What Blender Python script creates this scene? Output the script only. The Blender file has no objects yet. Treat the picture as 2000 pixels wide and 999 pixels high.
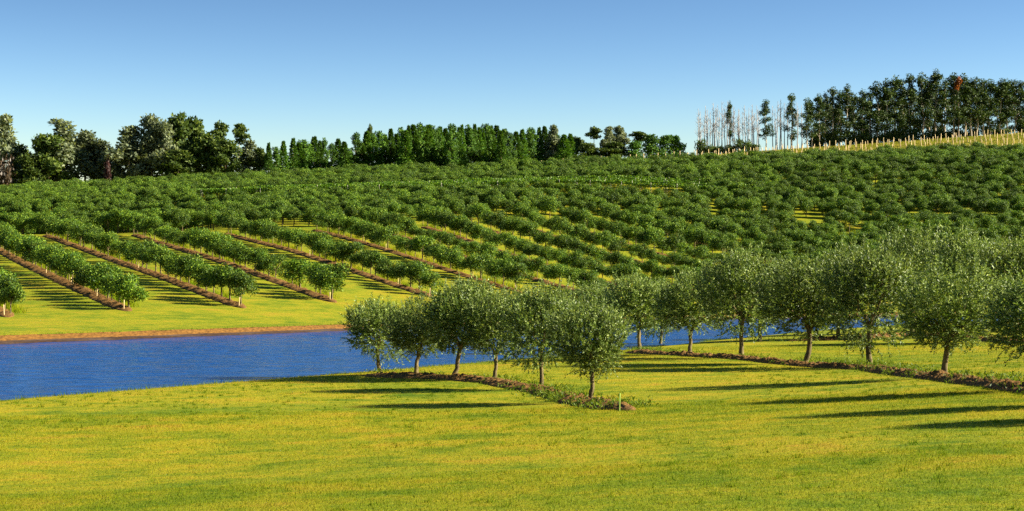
import bpy, math, random
import numpy as np
from mathutils import Vector

random.seed(11)
RNG = np.random.default_rng(11)
C = bpy.context.scene.collection
SC = bpy.context.scene
R = math.radians

# ------------------------------------------------------------------ camera, sky, sun, exposure
F = 3172.0                       # focal length in pixels of the 2000 px wide photograph
HC = 5.4                         # eye height above the pond
PITCH = math.atan((558 - 499.5) / F)
cam_data = bpy.data.cameras.new('camera')
cam_data.sensor_width = 36.0
cam_data.lens = 36.0 * F / 2000.0
cam_data.clip_start = 0.5
cam_data.clip_end = 20000
cam = bpy.data.objects.new('camera', cam_data)
C.objects.link(cam)
cam.location = (0, 0, HC)
cam.rotation_euler = (R(90) + PITCH, 0, 0)
SC.camera = cam

SUN_EL, SUN_BACK = 25.5, -4.0    # elevation; degrees behind the camera's right-hand axis
sv = Vector((math.cos(R(SUN_BACK)) * math.cos(R(SUN_EL)), math.sin(R(SUN_BACK)) * math.cos(R(SUN_EL)), math.sin(R(SUN_EL))))
sun_data = bpy.data.lights.new('sun', 'SUN')
sun_data.energy = 5.0
sun_data.angle = R(0.5)
sun_data.color = (1.0, 0.92, 0.74)
sun = bpy.data.objects.new('sun', sun_data)
C.objects.link(sun)
sun.rotation_euler = (-sv).to_track_quat('-Z', 'Y').to_euler()

world = bpy.data.worlds.new('World')
SC.world = world
world.use_nodes = True
wn, wl = world.node_tree.nodes, world.node_tree.links
wn.clear()
w_out = wn.new('ShaderNodeOutputWorld')
w_bg = wn.new('ShaderNodeBackground')
w_bg.inputs['Strength'].default_value = 0.05
w_sky = wn.new('ShaderNodeTexSky')
w_sky.sky_type = 'NISHITA'
w_sky.sun_disc = False
w_sky.sun_elevation = R(SUN_EL)
w_sky.sun_rotation = R(90 - SUN_BACK)
w_sky.air_density = 1.5
w_sky.dust_density = 0.3
w_sky.ozone_density = 5.0
w_sky.altitude = 200
w_tc = wn.new('ShaderNodeTexCoord')
w_sep = wn.new('ShaderNodeSeparateXYZ')
w_max = wn.new('ShaderNodeMath'); w_max.operation = 'MAXIMUM'; w_max.inputs[1].default_value = 0.0
w_pow = wn.new('ShaderNodeMath'); w_pow.operation = 'POWER'; w_pow.inputs[1].default_value = 2.2
w_mul = wn.new('ShaderNodeMath'); w_mul.operation = 'MULTIPLY'; w_mul.inputs[1].default_value = 22.0
w_cmb = wn.new('ShaderNodeCombineXYZ')
w_nrm = wn.new('ShaderNodeVectorMath'); w_nrm.operation = 'NORMALIZE'
w_hsv = wn.new('ShaderNodeHueSaturation')
w_hsv.inputs['Saturation'].default_value = 1.06
wl.new(w_tc.outputs['Generated'], w_sep.inputs[0])
wl.new(w_sep.outputs['X'], w_cmb.inputs['X'])
wl.new(w_sep.outputs['Y'], w_cmb.inputs['Y'])
wl.new(w_sep.outputs['Z'], w_max.inputs[0]); wl.new(w_max.outputs[0], w_pow.inputs[0]); wl.new(w_pow.outputs[0], w_mul.inputs[0])
wl.new(w_mul.outputs[0], w_cmb.inputs['Z'])
wl.new(w_cmb.outputs[0], w_nrm.inputs[0])
wl.new(w_nrm.outputs[0], w_sky.inputs['Vector'])
wl.new(w_sky.outputs[0], w_hsv.inputs['Color'])
wl.new(w_hsv.outputs[0], w_bg.inputs['Color'])
wl.new(w_bg.outputs[0], w_out.inputs[0])

SC.view_settings.view_transform = 'Standard'
SC.view_settings.look = 'None'
SC.view_settings.exposure = 2.02
SC.view_settings.gamma = 1.0
SC.view_settings.use_curve_mapping = False
SC.render.engine = 'CYCLES'
SC.cycles.max_bounces = 5
SC.cycles.diffuse_bounces = 2
SC.cycles.glossy_bounces = 2
SC.cycles.transmission_bounces = 3
SC.cycles.use_denoising = False
SC.cycles.sample_clamp_indirect = 4

# ------------------------------------------------------------------ helpers
def sstep(a, b, x):
    t = np.clip((np.asarray(x, float) - a) / (b - a), 0, 1)
    return t * t * (3 - 2 * t)

_tab = np.random.default_rng(5).random((256, 256))
def vnoise(x, y):
    x = np.asarray(x, float); y = np.asarray(y, float)
    xi = np.floor(x).astype(int); yi = np.floor(y).astype(int)
    fx = x - xi; fy = y - yi
    fx = fx * fx * (3 - 2 * fx); fy = fy * fy * (3 - 2 * fy)
    g = lambda a, b: _tab[a & 255, b & 255]
    return (g(xi, yi) * (1 - fx) + g(xi + 1, yi) * fx) * (1 - fy) + (g(xi, yi + 1) * (1 - fx) + g(xi + 1, yi + 1) * fx) * fy
def fbm(x, y, o=4):
    s = 0; a = .5
    for i in range(o):
        s = s + a * vnoise(x * 2 ** i + 17.3 * i, y * 2 ** i + 9.1 * i); a *= .5
    return s

def raw_mesh(name, V, Fq, smooth=False):
    """mesh from an (n,3) array and an (m,k) index array (all faces k-sided)"""
    V = np.ascontiguousarray(V, dtype=np.float32); Fq = np.ascontiguousarray(Fq, dtype=np.int32)
    me = bpy.data.meshes.new(name)
    k = Fq.shape[1]
    me.vertices.add(len(V)); me.vertices.foreach_set('co', V.ravel())
    me.loops.add(Fq.size); me.loops.foreach_set('vertex_index', Fq.ravel())
    me.polygons.add(len(Fq))
    me.polygons.foreach_set('loop_start', np.arange(0, Fq.size, k, dtype=np.int32))
    me.polygons.foreach_set('loop_total', np.full(len(Fq), k, dtype=np.int32))
    if smooth:
        me.polygons.foreach_set('use_smooth', np.ones(len(Fq), dtype=bool))
    me.update(calc_edges=True)
    me.validate()
    return me

class Tubes:
    def __init__(self): self.v = []; self.f = []; self.n = 0
    def add(self, pts, radii, sides=7):
        pts = np.asarray(pts, float); m = len(pts)
        tang = np.gradient(pts, axis=0); tang /= np.linalg.norm(tang, axis=1)[:, None] + 1e-9
        ref = np.array([1., 0, 0]) if abs(tang[0][0]) < .8 else np.array([0, 1., 0])
        a = np.linspace(0, 2 * math.pi, sides, endpoint=False)
        for i in range(m):
            u = np.cross(tang[i], ref); u /= np.linalg.norm(u) + 1e-9
            w = np.cross(tang[i], u)
            self.v.append(pts[i] + radii[i] * (np.outer(np.cos(a), u) + np.outer(np.sin(a), w)))
        for i in range(m - 1):
            for j in range(sides):
                b = self.n + i * sides; j2 = (j + 1) % sides
                self.f.append((b + j, b + j2, b + sides + j2, b + sides + j))
        self.n += m * sides
        c = self.n                                           # end cap as a last tiny ring
        self.v.append(np.repeat(pts[-1][None] + tang[-1] * radii[-1] * .4, sides, 0) + (self.v[-1] - pts[-1]) * .15)
        for j in range(sides):
            j2 = (j + 1) % sides
            self.f.append((c - sides + j, c - sides + j2, c + j2, c + j))
        self.n += sides
    def mesh(self, name, mat):
        me = raw_mesh(name, np.concatenate(self.v), np.array(self.f), True)
        me.materials.append(mat)
        return me

def unit(v): return v / (np.linalg.norm(v, axis=-1, keepdims=True) + 1e-9)

def leaf_mesh(name, P, D, L, W, mat, rng, fold=.12, face=None):
    D = unit(D); n = len(P)
    S = unit(np.cross(D, rng.normal(size=(n, 3)) if face is None else unit(face) + rng.normal(0, .38, (n, 3))))
    N = np.cross(S, D)
    L = np.broadcast_to(L, (n,))[:, None]; W = np.broadcast_to(W, (n,))[:, None]
    V = np.stack([P, P + .45 * L * D + .5 * W * S + fold * W * N, P + L * D, P + .45 * L * D - .5 * W * S + fold * W * N], 1).reshape(-1, 3)
    me = raw_mesh(name, V, np.arange(4 * n).reshape(-1, 4))
    me.materials.append(mat)
    return me

def link(name, data, parent=None, loc=(0, 0, 0)):
    o = bpy.data.objects.new(name, data); C.objects.link(o)
    o.location = loc
    if parent is not None: o.parent = parent
    return o
def tag(o, label, cat, group=None):
    o['label'] = label; o['category'] = cat
    if group: o['group'] = group
    return o
def structure(o): o['kind'] = 'structure'; return o
def stuff(o, label=None, cat=None):
    o['kind'] = 'stuff'
    if label: o['label'] = label; o['category'] = cat
    return o

ONES = 'zeroth first second third fourth fifth sixth seventh eighth ninth tenth eleventh twelfth thirteenth fourteenth fifteenth sixteenth seventeenth eighteenth nineteenth'.split()
TENS = {2: ('twenty', 'twentieth'), 3: ('thirty', 'thirtieth'), 4: ('forty', 'fortieth'), 5: ('fifty', 'fiftieth'), 6: ('sixty', 'sixtieth'), 7: ('seventy', 'seventieth')}
def nth(n):
    if n < 20: return ONES[n]
    t, u = divmod(n, 10)
    return TENS[t][1] if u == 0 else TENS[t][0] + '-' + ONES[u]

# ------------------------------------------------------------------ the land as one height function
def chaikin(p, k=3):
    p = np.array(p, float)
    for _ in range(k):
        a = p[:-1] * .75 + p[1:] * .25; b = p[:-1] * .25 + p[1:] * .75
        q = np.empty((2 * len(a), 2)); q[0::2] = a; q[1::2] = b
        p = np.concatenate([p[:1], q, p[-1:]])
    return p
NEAR = chaikin([(-130, -110), (-60, 13), (-38.4, 50), (-23.8, 75), (-9.4, 99.6), (0, 116), (9.2, 134), (19, 157), (33, 186), (54, 222), (80, 246), (118, 268)])
FAR = chaikin([(-190, -75), (-120, 40), (-73, 110), (-47, 150), (-21.6, 190), (-14, 205), (1, 224), (17, 243), (42, 266), (69, 283), (95, 296), (118, 290)])
def dist_poly(x, y, P):
    x = np.asarray(x, float).ravel(); y = np.asarray(y, float).ravel()
    best = np.full(len(x), 1e9)
    for (ax, ay), (bx, by) in zip(P[:-1], P[1:]):
        dx, dy = bx - ax, by - ay; l2 = dx * dx + dy * dy + 1e-12
        t = np.clip(((x - ax) * dx + (y - ay) * dy) / l2, 0, 1)
        best = np.minimum(best, (x - ax - t * dx) ** 2 + (y - ay - t * dy) ** 2)
    return np.sqrt(best)
POND = np.concatenate([NEAR, FAR[::-1]])
def in_poly(x, y, P):
    x = np.asarray(x, float).ravel(); y = np.asarray(y, float).ravel()
    c = np.zeros(len(x), bool)
    for (ax, ay), (bx, by) in zip(P, np.roll(P, -1, 0)):
        m = ((ay > y) != (by > y)) & (x < (bx - ax) * (y - ay) / (by - ay + 1e-12) + ax)
        c ^= m
    return c
TY = np.array([0, 150, 200, 230, 260, 300, 350, 400, 450, 500, 550, 600, 640, 680, 740, 1000, 1600, 4000])
TZ = np.array([-2, -.5, 2.4, 4.5, 7.0, 10.6, 15.4, 21.2, 28, 34.6, 40.6, 47.0, 51.6, 53.2, 53, 46, 30, 30])
_yy = np.linspace(0, 4000, 2001); _zz = np.interp(_yy, TY, TZ)
_k = np.exp(-np.linspace(-2.2, 2.2, 23) ** 2); _k /= _k.sum()
_zz = np.convolve(np.pad(_zz, 11, 'edge'), _k, 'valid')
def far_land(x, y, df):
    t = np.interp(y, _yy, _zz) + (np.where(x < 0, .054, .034) * x * sstep(300, 600, y) + .036 * np.maximum(x, 0) * sstep(592, 658, y)) * (1 - sstep(900, 2000, y))
    t = t + 3.6 * np.exp(-((y - 412) / 48.) ** 2) * sstep(-15, 35, x)
    t = t - 6.0 * np.exp(-((y - 437) / 36.) ** 2) * sstep(-55, -105, x) + .8 * (fbm(x * .012, y * .012, 3) - .45)
    q = .75 + .1 * df + .0003 * df * df
    k = 2.5                                                   # smooth minimum
    h = np.clip(.5 + .5 * (q - t) / k, 0, 1)
    return np.maximum(q * (1 - h) + t * h - k * h * (1 - h), .75 + .03 * np.minimum(df, 30))
def near_land(x, y, dn):
    d = np.minimum(dn, 140)
    return .38 * (1 - np.exp(-d / 2.2)) + .016 * d + 1.15 * sstep(25, 60, d) + .10 * (fbm(x * .1, y * .1, 3) - .45) * sstep(2, 10, d)
def height(x, y, ramp=True):
    sh = np.shape(x); x = np.asarray(x, float).ravel(); y = np.asarray(y, float).ravel()
    dn = dist_poly(x, y, NEAR); df = dist_poly(x, y, FAR)
    ins = in_poly(x, y, POND)
    w = sstep(-6, 10, dn - df)                                # 0 at the near shore, 1 at the far one
    fl = far_land(x, y, df)
    if ramp: fl = -.45 + (fl + .45) * sstep(-1.0, 2.2, df)
    land = near_land(x, y, dn) * (1 - w) + fl * w
    wat = -np.minimum(1.6, np.where(dn < df, .14 * dn, .45 + .5 * df))
    z = np.where(ins, wat, land)
    return z.reshape(sh)

FWD = np.array([0, math.cos(PITCH), math.sin(PITCH)]); UPV = np.array([0, -math.sin(PITCH), math.cos(PITCH)])
def ray(px, py):
    return FWD + (px - 1000) / F * np.array([1., 0, 0]) + (499.5 - py) / F * UPV
def hit(px, py, t0=10, t1=900):
    """the point of the ground seen in the photograph at this pixel"""
    d = ray(px, py); t = np.arange(t0, t1, .4)
    z = HC + d[2] * t; g = height(d[0] * t, d[1] * t)
    i = np.nonzero(z < np.maximum(g, 0))[0]
    i = i[0] if len(i) else len(t) - 1
    return d[0] * t[i], d[1] * t[i]
def ground(x, y): return float(height(np.array([x]), np.array([y]), False)[0])
def pix(x, y, z):
    v = np.array([x, y, z - HC]); dpt = v @ FWD
    return 1000 + F * v[0] / dpt, 499.5 - F * (v @ UPV) / dpt, dpt

# ------------------------------------------------------------------ materials
def new_mat(name):
    m = bpy.data.materials.new(name); m.use_nodes = True
    n = m.node_tree.nodes; l = m.node_tree.links; n.clear()
    return m, n, l
def nd(n, t, **kw):
    x = n.new(t)
    for k, v in kw.items(): setattr(x, k, v)
    return x
def ramp(n, stops):
    r = n.new('ShaderNodeValToRGB'); e = r.color_ramp.elements
    e[0].position, e[0].color = stops[0][0], (*stops[0][1], 1)
    e[1].position, e[1].color = stops[-1][0], (*stops[-1][1], 1)
    for p, c in stops[1:-1]:
        k = e.new(p); k.color = (*c, 1)
    return r
def mixc(n, l, fac, a, b, mode='MIX'):
    m = n.new('ShaderNodeMix'); m.data_type = 'RGBA'; m.blend_type = mode
    for sock, v in ((m.inputs[0], fac), (m.inputs[6], a), (m.inputs[7], b)):
        if isinstance(v, (int, float)): sock.default_value = v
        elif isinstance(v, tuple): sock.default_value = (*v, 1)
        else: l.new(v, sock)
    return m.outputs[2]
def noise(n, l, vec, scale, detail=4, rough=.55, dist=0.0):
    t = n.new('ShaderNodeTexNoise'); t.inputs['Scale'].default_value = scale
    t.inputs['Detail'].default_value = detail; t.inputs['Roughness'].default_value = rough
    t.inputs['Distortion'].default_value = dist
    l.new(vec, t.inputs['Vector'])
    return t.outputs[0]
def maprange(n, l, v, a, b, c=0, d=1):
    m = n.new('ShaderNodeMapRange'); m.inputs[1].default_value = a; m.inputs[2].default_value = b
    m.inputs[3].default_value = c; m.inputs[4].default_value = d
    l.new(v, m.inputs[0]); return m.outputs[0]

GREEN, LIME, YELLOW, STRAW = (.070, .115, .006), (.172, .182, .008), (.275, .222, .011), (.315, .185, .019)
def lawn_colour(n, l):
    g = n.new('ShaderNodeNewGeometry')
    mp = n.new('ShaderNodeMapping'); mp.inputs['Scale'].default_value = (.9, 1.0, .2)
    l.new(g.outputs['Position'], mp.inputs[0]); vec = mp.outputs[0]
    big = noise(n, l, vec, .075, 5, .6, .4)
    mid = noise(n, l, vec, .42, 5, .62, .3)
    fine = noise(n, l, vec, 2.6, 5, .7)
    vfine = noise(n, l, vec, 14.0, 3, .7)
    a = n.new('ShaderNodeMath'); a.operation = 'MULTIPLY_ADD'; l.new(big, a.inputs[0]); a.inputs[1].default_value = .4
    b = n.new('ShaderNodeMath'); b.operation = 'MULTIPLY_ADD'; l.new(mid, b.inputs[0]); b.inputs[1].default_value = .58
    c = n.new('ShaderNodeMath'); c.operation = 'MULTIPLY_ADD'; l.new(fine, c.inputs[0]); c.inputs[1].default_value = .42
    l.new(b.outputs[0], a.inputs[2]); l.new(c.outputs[0], b.inputs[2]); c.inputs[2].default_value = -.19
    r = ramp(n, [(.36, GREEN), (.47, LIME), (.57, YELLOW), (.68, STRAW)])
    l.new(a.outputs[0], r.inputs[0])
    col = mixc(n, l, maprange(n, l, vfine, .3, .7, .0, .55), r.outputs[0], mixc(n, l, 1.0, r.outputs[0], (.62, .72, .6), 'MULTIPLY'))
    at = n.new('ShaderNodeAttribute'); at.attribute_name = 'dry'
    dryc = mixc(n, l, maprange(n, l, mid, .35, .65), (.31, .21, .035), (.13, .14, .017))
    col = mixc(n, l, at.outputs['Fac'], col, dryc)
    lu = n.new('ShaderNodeAttribute'); lu.attribute_name = 'lush'
    col = mixc(n, l, lu.outputs['Fac'], col, mixc(n, l, fine, (.06, .11, .006), (.12, .16, .008)))
    return col, vec, vfine, fine
def ground_mat():
    m, n, l = new_mat('lawn')
    col, vec, vf, fi = lawn_colour(n, l)
    p = n.new('ShaderNodeBsdfPrincipled'); p.inputs['Roughness'].default_value = .95
    p.inputs['Specular IOR Level'].default_value = .05
    l.new(col, p.inputs['Base Color'])
    bp = n.new('ShaderNodeBump'); bp.inputs['Strength'].default_value = .55; bp.inputs['Distance'].default_value = .08
    ad = n.new('ShaderNodeMath'); ad.operation = 'ADD'; l.new(vf, ad.inputs[0]); l.new(fi, ad.inputs[1])
    l.new(ad.outputs[0], bp.inputs['Height']); l.new(bp.outputs[0], p.inputs['Normal'])
    o = n.new('ShaderNodeOutputMaterial'); l.new(p.outputs[0], o.inputs[0])
    return m
def blade_mat(name, tint=(1, 1, 1)):
    m, n, l = new_mat(name)
    col, vec, vf, fi = lawn_colour(n, l)
    g = n.new('ShaderNodeNewGeometry')
    col = mixc(n, l, maprange(n, l, g.outputs['Random Per Island'], 0, 1, 0, .8), col, mixc(n, l, 1., col, (.75, 1.0, .8), 'MULTIPLY'))
    col = mixc(n, l, 1.0, col, tint, 'MULTIPLY')
    d = n.new('ShaderNodeBsdfDiffuse'); l.new(col, d.inputs[0])
    t = n.new('ShaderNodeBsdfTranslucent'); l.new(col, t.inputs[0])
    mx = n.new('ShaderNodeMixShader'); mx.inputs[0].default_value = .45
    l.new(d.outputs[0], mx.inputs[1]); l.new(t.outputs[0], mx.inputs[2])
    o = n.new('ShaderNodeOutputMaterial'); l.new(mx.outputs[0], o.inputs[0])
    return m
def leaf_mat(name, stops, trans=.3, spec=.3, rough=.5, vary=.25, tcol=(1.3, 1.25, .6), back=None):
    m, n, l = new_mat(name)
    g = n.new('ShaderNodeNewGeometry'); oi = n.new('ShaderNodeObjectInfo')
    r = ramp(n, stops); l.new(g.outputs['Random Per Island'], r.inputs[0])
    h = n.new('ShaderNodeHueSaturation')
    l.new(maprange(n, l, oi.outputs['Random'], 0, 1, 1 - vary, 1 + vary), h.inputs['Value'])
    rc = r.outputs[0]
    if back:                                                    # olive leaves are silvery underneath
        b_ = n.new('ShaderNodeMath'); b_.operation = 'MULTIPLY'; l.new(g.outputs['Backfacing'], b_.inputs[0]); b_.inputs[1].default_value = .5
        rc = mixc(n, l, b_.outputs[0], rc, back)
    l.new(rc, h.inputs['Color'])
    p = n.new('ShaderNodeBsdfPrincipled'); p.inputs['Roughness'].default_value = rough
    p.inputs['Specular IOR Level'].default_value = spec
    l.new(h.outputs[0], p.inputs['Base Color'])
    t = n.new('ShaderNodeBsdfTranslucent'); l.new(mixc(n, l, 1.0, h.outputs[0], tcol, 'MULTIPLY'), t.inputs[0])
    mx = n.new('ShaderNodeMixShader'); mx.inputs[0].default_value = trans
    l.new(p.outputs[0], mx.inputs[1]); l.new(t.outputs[0], mx.inputs[2])
    o = n.new('ShaderNodeOutputMaterial'); l.new(mx.outputs[0], o.inputs[0])
    return m
def solid_mat(name, a, b, scale=3.0, rough=.9, bump=.4, stretch=(1, 1, 1), spec=.15, detail=5):
    m, n, l = new_mat(name)
    tc = n.new('ShaderNodeTexCoord'); mp = n.new('ShaderNodeMapping'); mp.inputs['Scale'].default_value = stretch
    l.new(tc.outputs['Object'], mp.inputs[0])
    f = noise(n, l, mp.outputs[0], scale, detail, .65)
    r = ramp(n, [(.32, a), (.68, b)]); l.new(f, r.inputs[0])
    p = n.new('ShaderNodeBsdfPrincipled'); p.inputs['Roughness'].default_value = rough
    p.inputs['Specular IOR Level'].default_value = spec
    l.new(r.outputs[0], p.inputs['Base Color'])
    bp = n.new('ShaderNodeBump'); bp.inputs['Strength'].default_value = bump; bp.inputs['Distance'].default_value = .05
    l.new(f, bp.inputs['Height']); l.new(bp.outputs[0], p.inputs['Normal'])
    o = n.new('ShaderNodeOutputMaterial'); l.new(p.outputs[0], o.inputs[0])
    return m
def water_mat():
    m, n, l = new_mat('pond_water')
    tc = n.new('ShaderNodeTexCoord')
    mp = n.new('ShaderNodeMapping'); mp.inputs['Rotation'].default_value = (0, 0, R(-12)); mp.inputs['Scale'].default_value = (.36, 1.0, 1)
    l.new(tc.outputs['Object'], mp.inputs[0])
    a = noise(n, l, mp.outputs[0], .85, 2.5, .5, .5); b = noise(n, l, mp.outputs[0], .28, 3, .5, .3)
    ad = n.new('ShaderNodeMath'); ad.operation = 'MULTIPLY_ADD'; l.new(b, ad.inputs[0]); ad.inputs[1].default_value = 1.6; l.new(a, ad.inputs[2])
    bp = n.new('ShaderNodeBump'); bp.inputs['Strength'].default_value = 1.0; bp.inputs['Distance'].default_value = .12
    l.new(ad.outputs[0], bp.inputs['Height'])
    p = n.new('ShaderNodeBsdfPrincipled')
    p.inputs['Base Color'].default_value = (.003, .040, .165, 1); p.inputs['Roughness'].default_value = .16
    p.inputs['IOR'].default_value = 1.33; p.inputs['Specular IOR Level'].default_value = .03
    l.new(bp.outputs[0], p.inputs['Normal'])
    o = n.new('ShaderNodeOutputMaterial'); l.new(p.outputs[0], o.inputs[0])
    return m

M = {
    'lawn': ground_mat(),
    'blade': blade_mat('mown_grass'),
    'tall': blade_mat('tall_grass', (1.0, 1.12, .9)),
    'tuft': blade_mat('tuft_grass', (.85, .95, .85)),
    'water': water_mat(),
    'wet': solid_mat('wet_clay', (.012, .006, .003), (.035, .016, .007), 2.0, .6, .6, (1, 1, 3)),
    'soil': solid_mat('mulched_soil', (.024, .013, .005), (.20, .102, .024), 7.0, .95, 1.0),
    'bank': solid_mat('bare_clay', (.045, .020, .004), (.150, .070, .013), 2.2, .95, .9, (1, 1, 3)),
    'weed': leaf_mat('weed_leaves', [(0, (.03, .075, .006)), (1, (.15, .19, .012))], .35, .1),
    'olive': leaf_mat('olive_leaves', [(0, (.016, .038, .005)), (.5, (.074, .126, .014)), (.82, (.20, .27, .042)), (1, (.38, .43, .15))], .27, .25, .5, .16, back=(.18, .23, .08)),  # palest stop puts a sparkle of sun glints into the leaf colour
    'orchard': leaf_mat('orchard_leaves', [(0, (.012, .038, .003)), (.55, (.052, .114, .006)), (1, (.19, .26, .014))], .22, .2, .6, .32),
    'vine': leaf_mat('vine_leaves', [(0, (.02, .06, .004)), (.6, (.07, .15, .008)), (1, (.16, .24, .015))], .3, .15, .5, .1),
    'gum': leaf_mat('grey_gum_leaves', [(0, (.04, .058, .024)), (.6, (.125, .152, .075)), (1, (.205, .23, .125))], .34, .2, .6, .15),
    'darkleaf': leaf_mat('dark_leaves', [(0, (.016, .034, .006)), (.7, (.058, .092, .014)), (1, (.12, .155, .028))], .34, .15, .6, .2),
    'conifer': leaf_mat('conifer_needles', [(0, (.018, .05, .005)), (.7, (.058, .135, .012)), (1, (.12, .20, .016))], .2, .15, .7, .3),
    'tallgum': leaf_mat('plantation_leaves', [(0, (.010, .026, .005)), (.7, (.036, .066, .010)), (1, (.09, .12, .022))], .2, .2, .6, .25),
    'red': leaf_mat('dark_red_leaves', [(0, (.016, .004, .003)), (1, (.055, .010, .005))], .2),
    'brown': leaf_mat('brown_leaves', [(0, (.014, .011, .004)), (1, (.048, .026, .009))], .2),
    'rust': leaf_mat('rusty_leaves', [(0, (.10, .03, .008)), (1, (.32, .10, .02))], .25),
    'bark': solid_mat('olive_bark', (.035, .027, .013), (.19, .145, .065), 9.0, .95, .6, (1, 1, .35)),
    'darkbark': solid_mat('dark_bark', (.05, .035, .02), (.16, .11, .06), 6.0, .95, .6, (1, 1, .3)),
    'palebark': solid_mat('pale_bark', (.28, .22, .15), (.52, .43, .31), .8, .9, .3, (1, 1, .3)),
    'deadwood': solid_mat('bleached_wood', (.20, .185, .175), (.40, .375, .36), .8, .9, .3, (1, 1, .3)),
    'stake': solid_mat('weathered_stake_wood', (.42, .30, .14), (.62, .47, .24), 8.0, .85, .3, (1, 1, .2)),
    'greenstake': solid_mat('green_painted_wood', (.22, .33, .05), (.32, .44, .08), 8.0, .6, .2, (1, 1, .3)),
    'post': solid_mat('pale_post_wood', (.26, .23, .17), (.44, .40, .31), 8.0, .85, .3, (1, 1, .2)),
}

# ------------------------------------------------------------------ ground: one sheet to the horizon
ang = np.concatenate([np.linspace(-30, 30, 460), np.linspace(30, 330, 160)[1:-1]])
rad = np.concatenate([[0.0], 2.0 * np.exp(np.linspace(0, math.log(4500 / 2.0), 640))])
A, Q = np.meshgrid(np.radians(ang), rad)
gx, gy = Q * np.sin(A), Q * np.cos(A)
gz = height(gx, gy)
na, nr = len(ang), len(rad)
V = np.stack([gx, gy, gz], -1).reshape(-1, 3)
ii, jj = np.meshgrid(np.arange(nr - 1), np.arange(na), indexing='ij')
j2 = (jj + 1) % na
Fq = np.stack([ii * na + jj, ii * na + j2, (ii + 1) * na + j2, (ii + 1) * na + jj], -1).reshape(-1, 4)
me = raw_mesh('ground', V, Fq[:, ::-1], True)
def dry_amount(x, y):
    edge = 602 + 10 * (fbm(np.asarray(x) * .03, np.asarray(y) * .03, 2) - .4) - .02 * np.asarray(x)
    return sstep(0, 8, np.asarray(y) - edge) * sstep(40, 95, x) * (1 - sstep(690, 720, y))
def lush_amount(x, y):
    y = np.asarray(y); return .5 * sstep(.55, .72, fbm(np.asarray(x) * .08 + 40, y * .08, 3)) + .38 * (1 - sstep(20, 46, y)) + .22 * sstep(130, 160, y)
def ground_attrs(me, x, y, lush=None):
    a = me.attributes.new('dry', 'FLOAT', 'POINT'); a.data.foreach_set('value', np.ascontiguousarray(dry_amount(x, y), dtype=np.float32).ravel())
    lv = lush_amount(x, y) if lush is None else lush
    a = me.attributes.new('lush', 'FLOAT', 'POINT'); a.data.foreach_set('value', np.ascontiguousarray(lv, dtype=np.float32).ravel())
ground_attrs(me, gx.ravel(), gy.ravel())
me.materials.append(M['lawn'])
structure(link('ground', me))

# pond surface
nn = 160
def resample(P, n):
    s = np.concatenate([[0], np.cumsum(np.linalg.norm(np.diff(P, axis=0), axis=1))])
    t = np.linspace(0, s[-1], n)
    return np.stack([np.interp(t, s, P[:, 0]), np.interp(t, s, P[:, 1])], 1)
a_, b_ = resample(NEAR, nn), resample(FAR, nn)
ext = unit(a_ - b_) * 3.0
a_, b_ = a_ + ext, b_ - ext * .15
na_, nc_ = 1500, 190
fr = np.linspace(0, 1, na_)
ia = np.interp(fr, [0, .30, .80, 1], [0, .36, .76, 1]) * (nn - 1)          # most rows of the sheet where the pond is in view
A2 = np.stack([np.interp(ia, np.arange(nn), a_[:, k]) for k in (0, 1)], 1)
B2 = np.stack([np.interp(ia, np.arange(nn), b_[:, k]) for k in (0, 1)], 1)
tt = np.linspace(0, 1, nc_)[None, :, None]
XY = A2[:, None] * (1 - tt) + B2[:, None] * tt
X_, Y_ = XY[..., 0], XY[..., 1]
gust = .55 + .9 * fbm(X_ * .045, Y_ * .045, 2)
Z_ = gust * (.115 * (fbm(X_ * .42 + Y_ * .07, Y_ * 1.05, 3) - .45) + .05 * (vnoise(X_ * 1.3 + 9, Y_ * 2.4) - .5))
k, q = np.meshgrid(np.arange(na_ - 1), np.arange(nc_ - 1), indexing='ij')
me = raw_mesh('pond', np.stack([X_, Y_, Z_], -1).reshape(-1, 3), np.stack([k * nc_ + q, (k + 1) * nc_ + q, (k + 1) * nc_ + q + 1, k * nc_ + q + 1], -1).reshape(-1, 4), True)
me.materials.append(M['water'])
structure(link('pond_water', me))

# far bank: cut clay face with a grassy lip
bp_ = resample(FAR, 900)
tg = unit(np.gradient(bp_, axis=0)); nrm = np.stack([-tg[:, 1], tg[:, 0]], 1)     # away from the water
chk = bp_[450] + nrm[450] * 4
if in_poly([chk[0]], [chk[1]], POND)[0]: nrm = -nrm
s_ = np.arange(900) * .5
prof = [(6.5, None), (4.0, None), (2.2, None), (1.0, None), (.45, None), (.34, .70), (.22, .52), (.10, .30), (-.08, .10), (-.25, -.1), (-.6, -.5)]
cols = []
for i, (off, zz) in enumerate(prof):
    o_ = off + (.35 * (fbm(s_ * .35 + 3 * i * (off < .3), s_ * 0 + 7.7, 4) - .45) if off < 3 else 0)
    xy = bp_ + nrm * np.asarray(o_).reshape(-1, 1)
    df = np.abs(off) + 0 * s_
    base = far_land(xy[:, 0], xy[:, 1], np.maximum(off, 0) + 0 * s_)
    lipn = .10 * (fbm(s_ * .9, s_ * 0 + 1.1, 3) - .45)
    if zz is None: z = base + (.02 if off < 5 else -.25) + (lipn if off < 1.5 else 0)
    else: z = zz * (1 + 0 * s_) + (base[:] - .75) * .5 + .12 * (fbm(s_ * 1.3 + off * 9, s_ * 0 + off * 5, 3) - .45) + lipn * (zz > .3)
    cols.append(np.c_[xy, z])
B = np.stack(cols, 1); m_ = len(prof)
k, q = np.meshgrid(np.arange(899), np.arange(m_ - 1), indexing='ij')
Fb = np.stack([k * m_ + q, (k + 1) * m_ + q, (k + 1) * m_ + q + 1, k * m_ + q + 1], -1).reshape(-1, 4)
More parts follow.
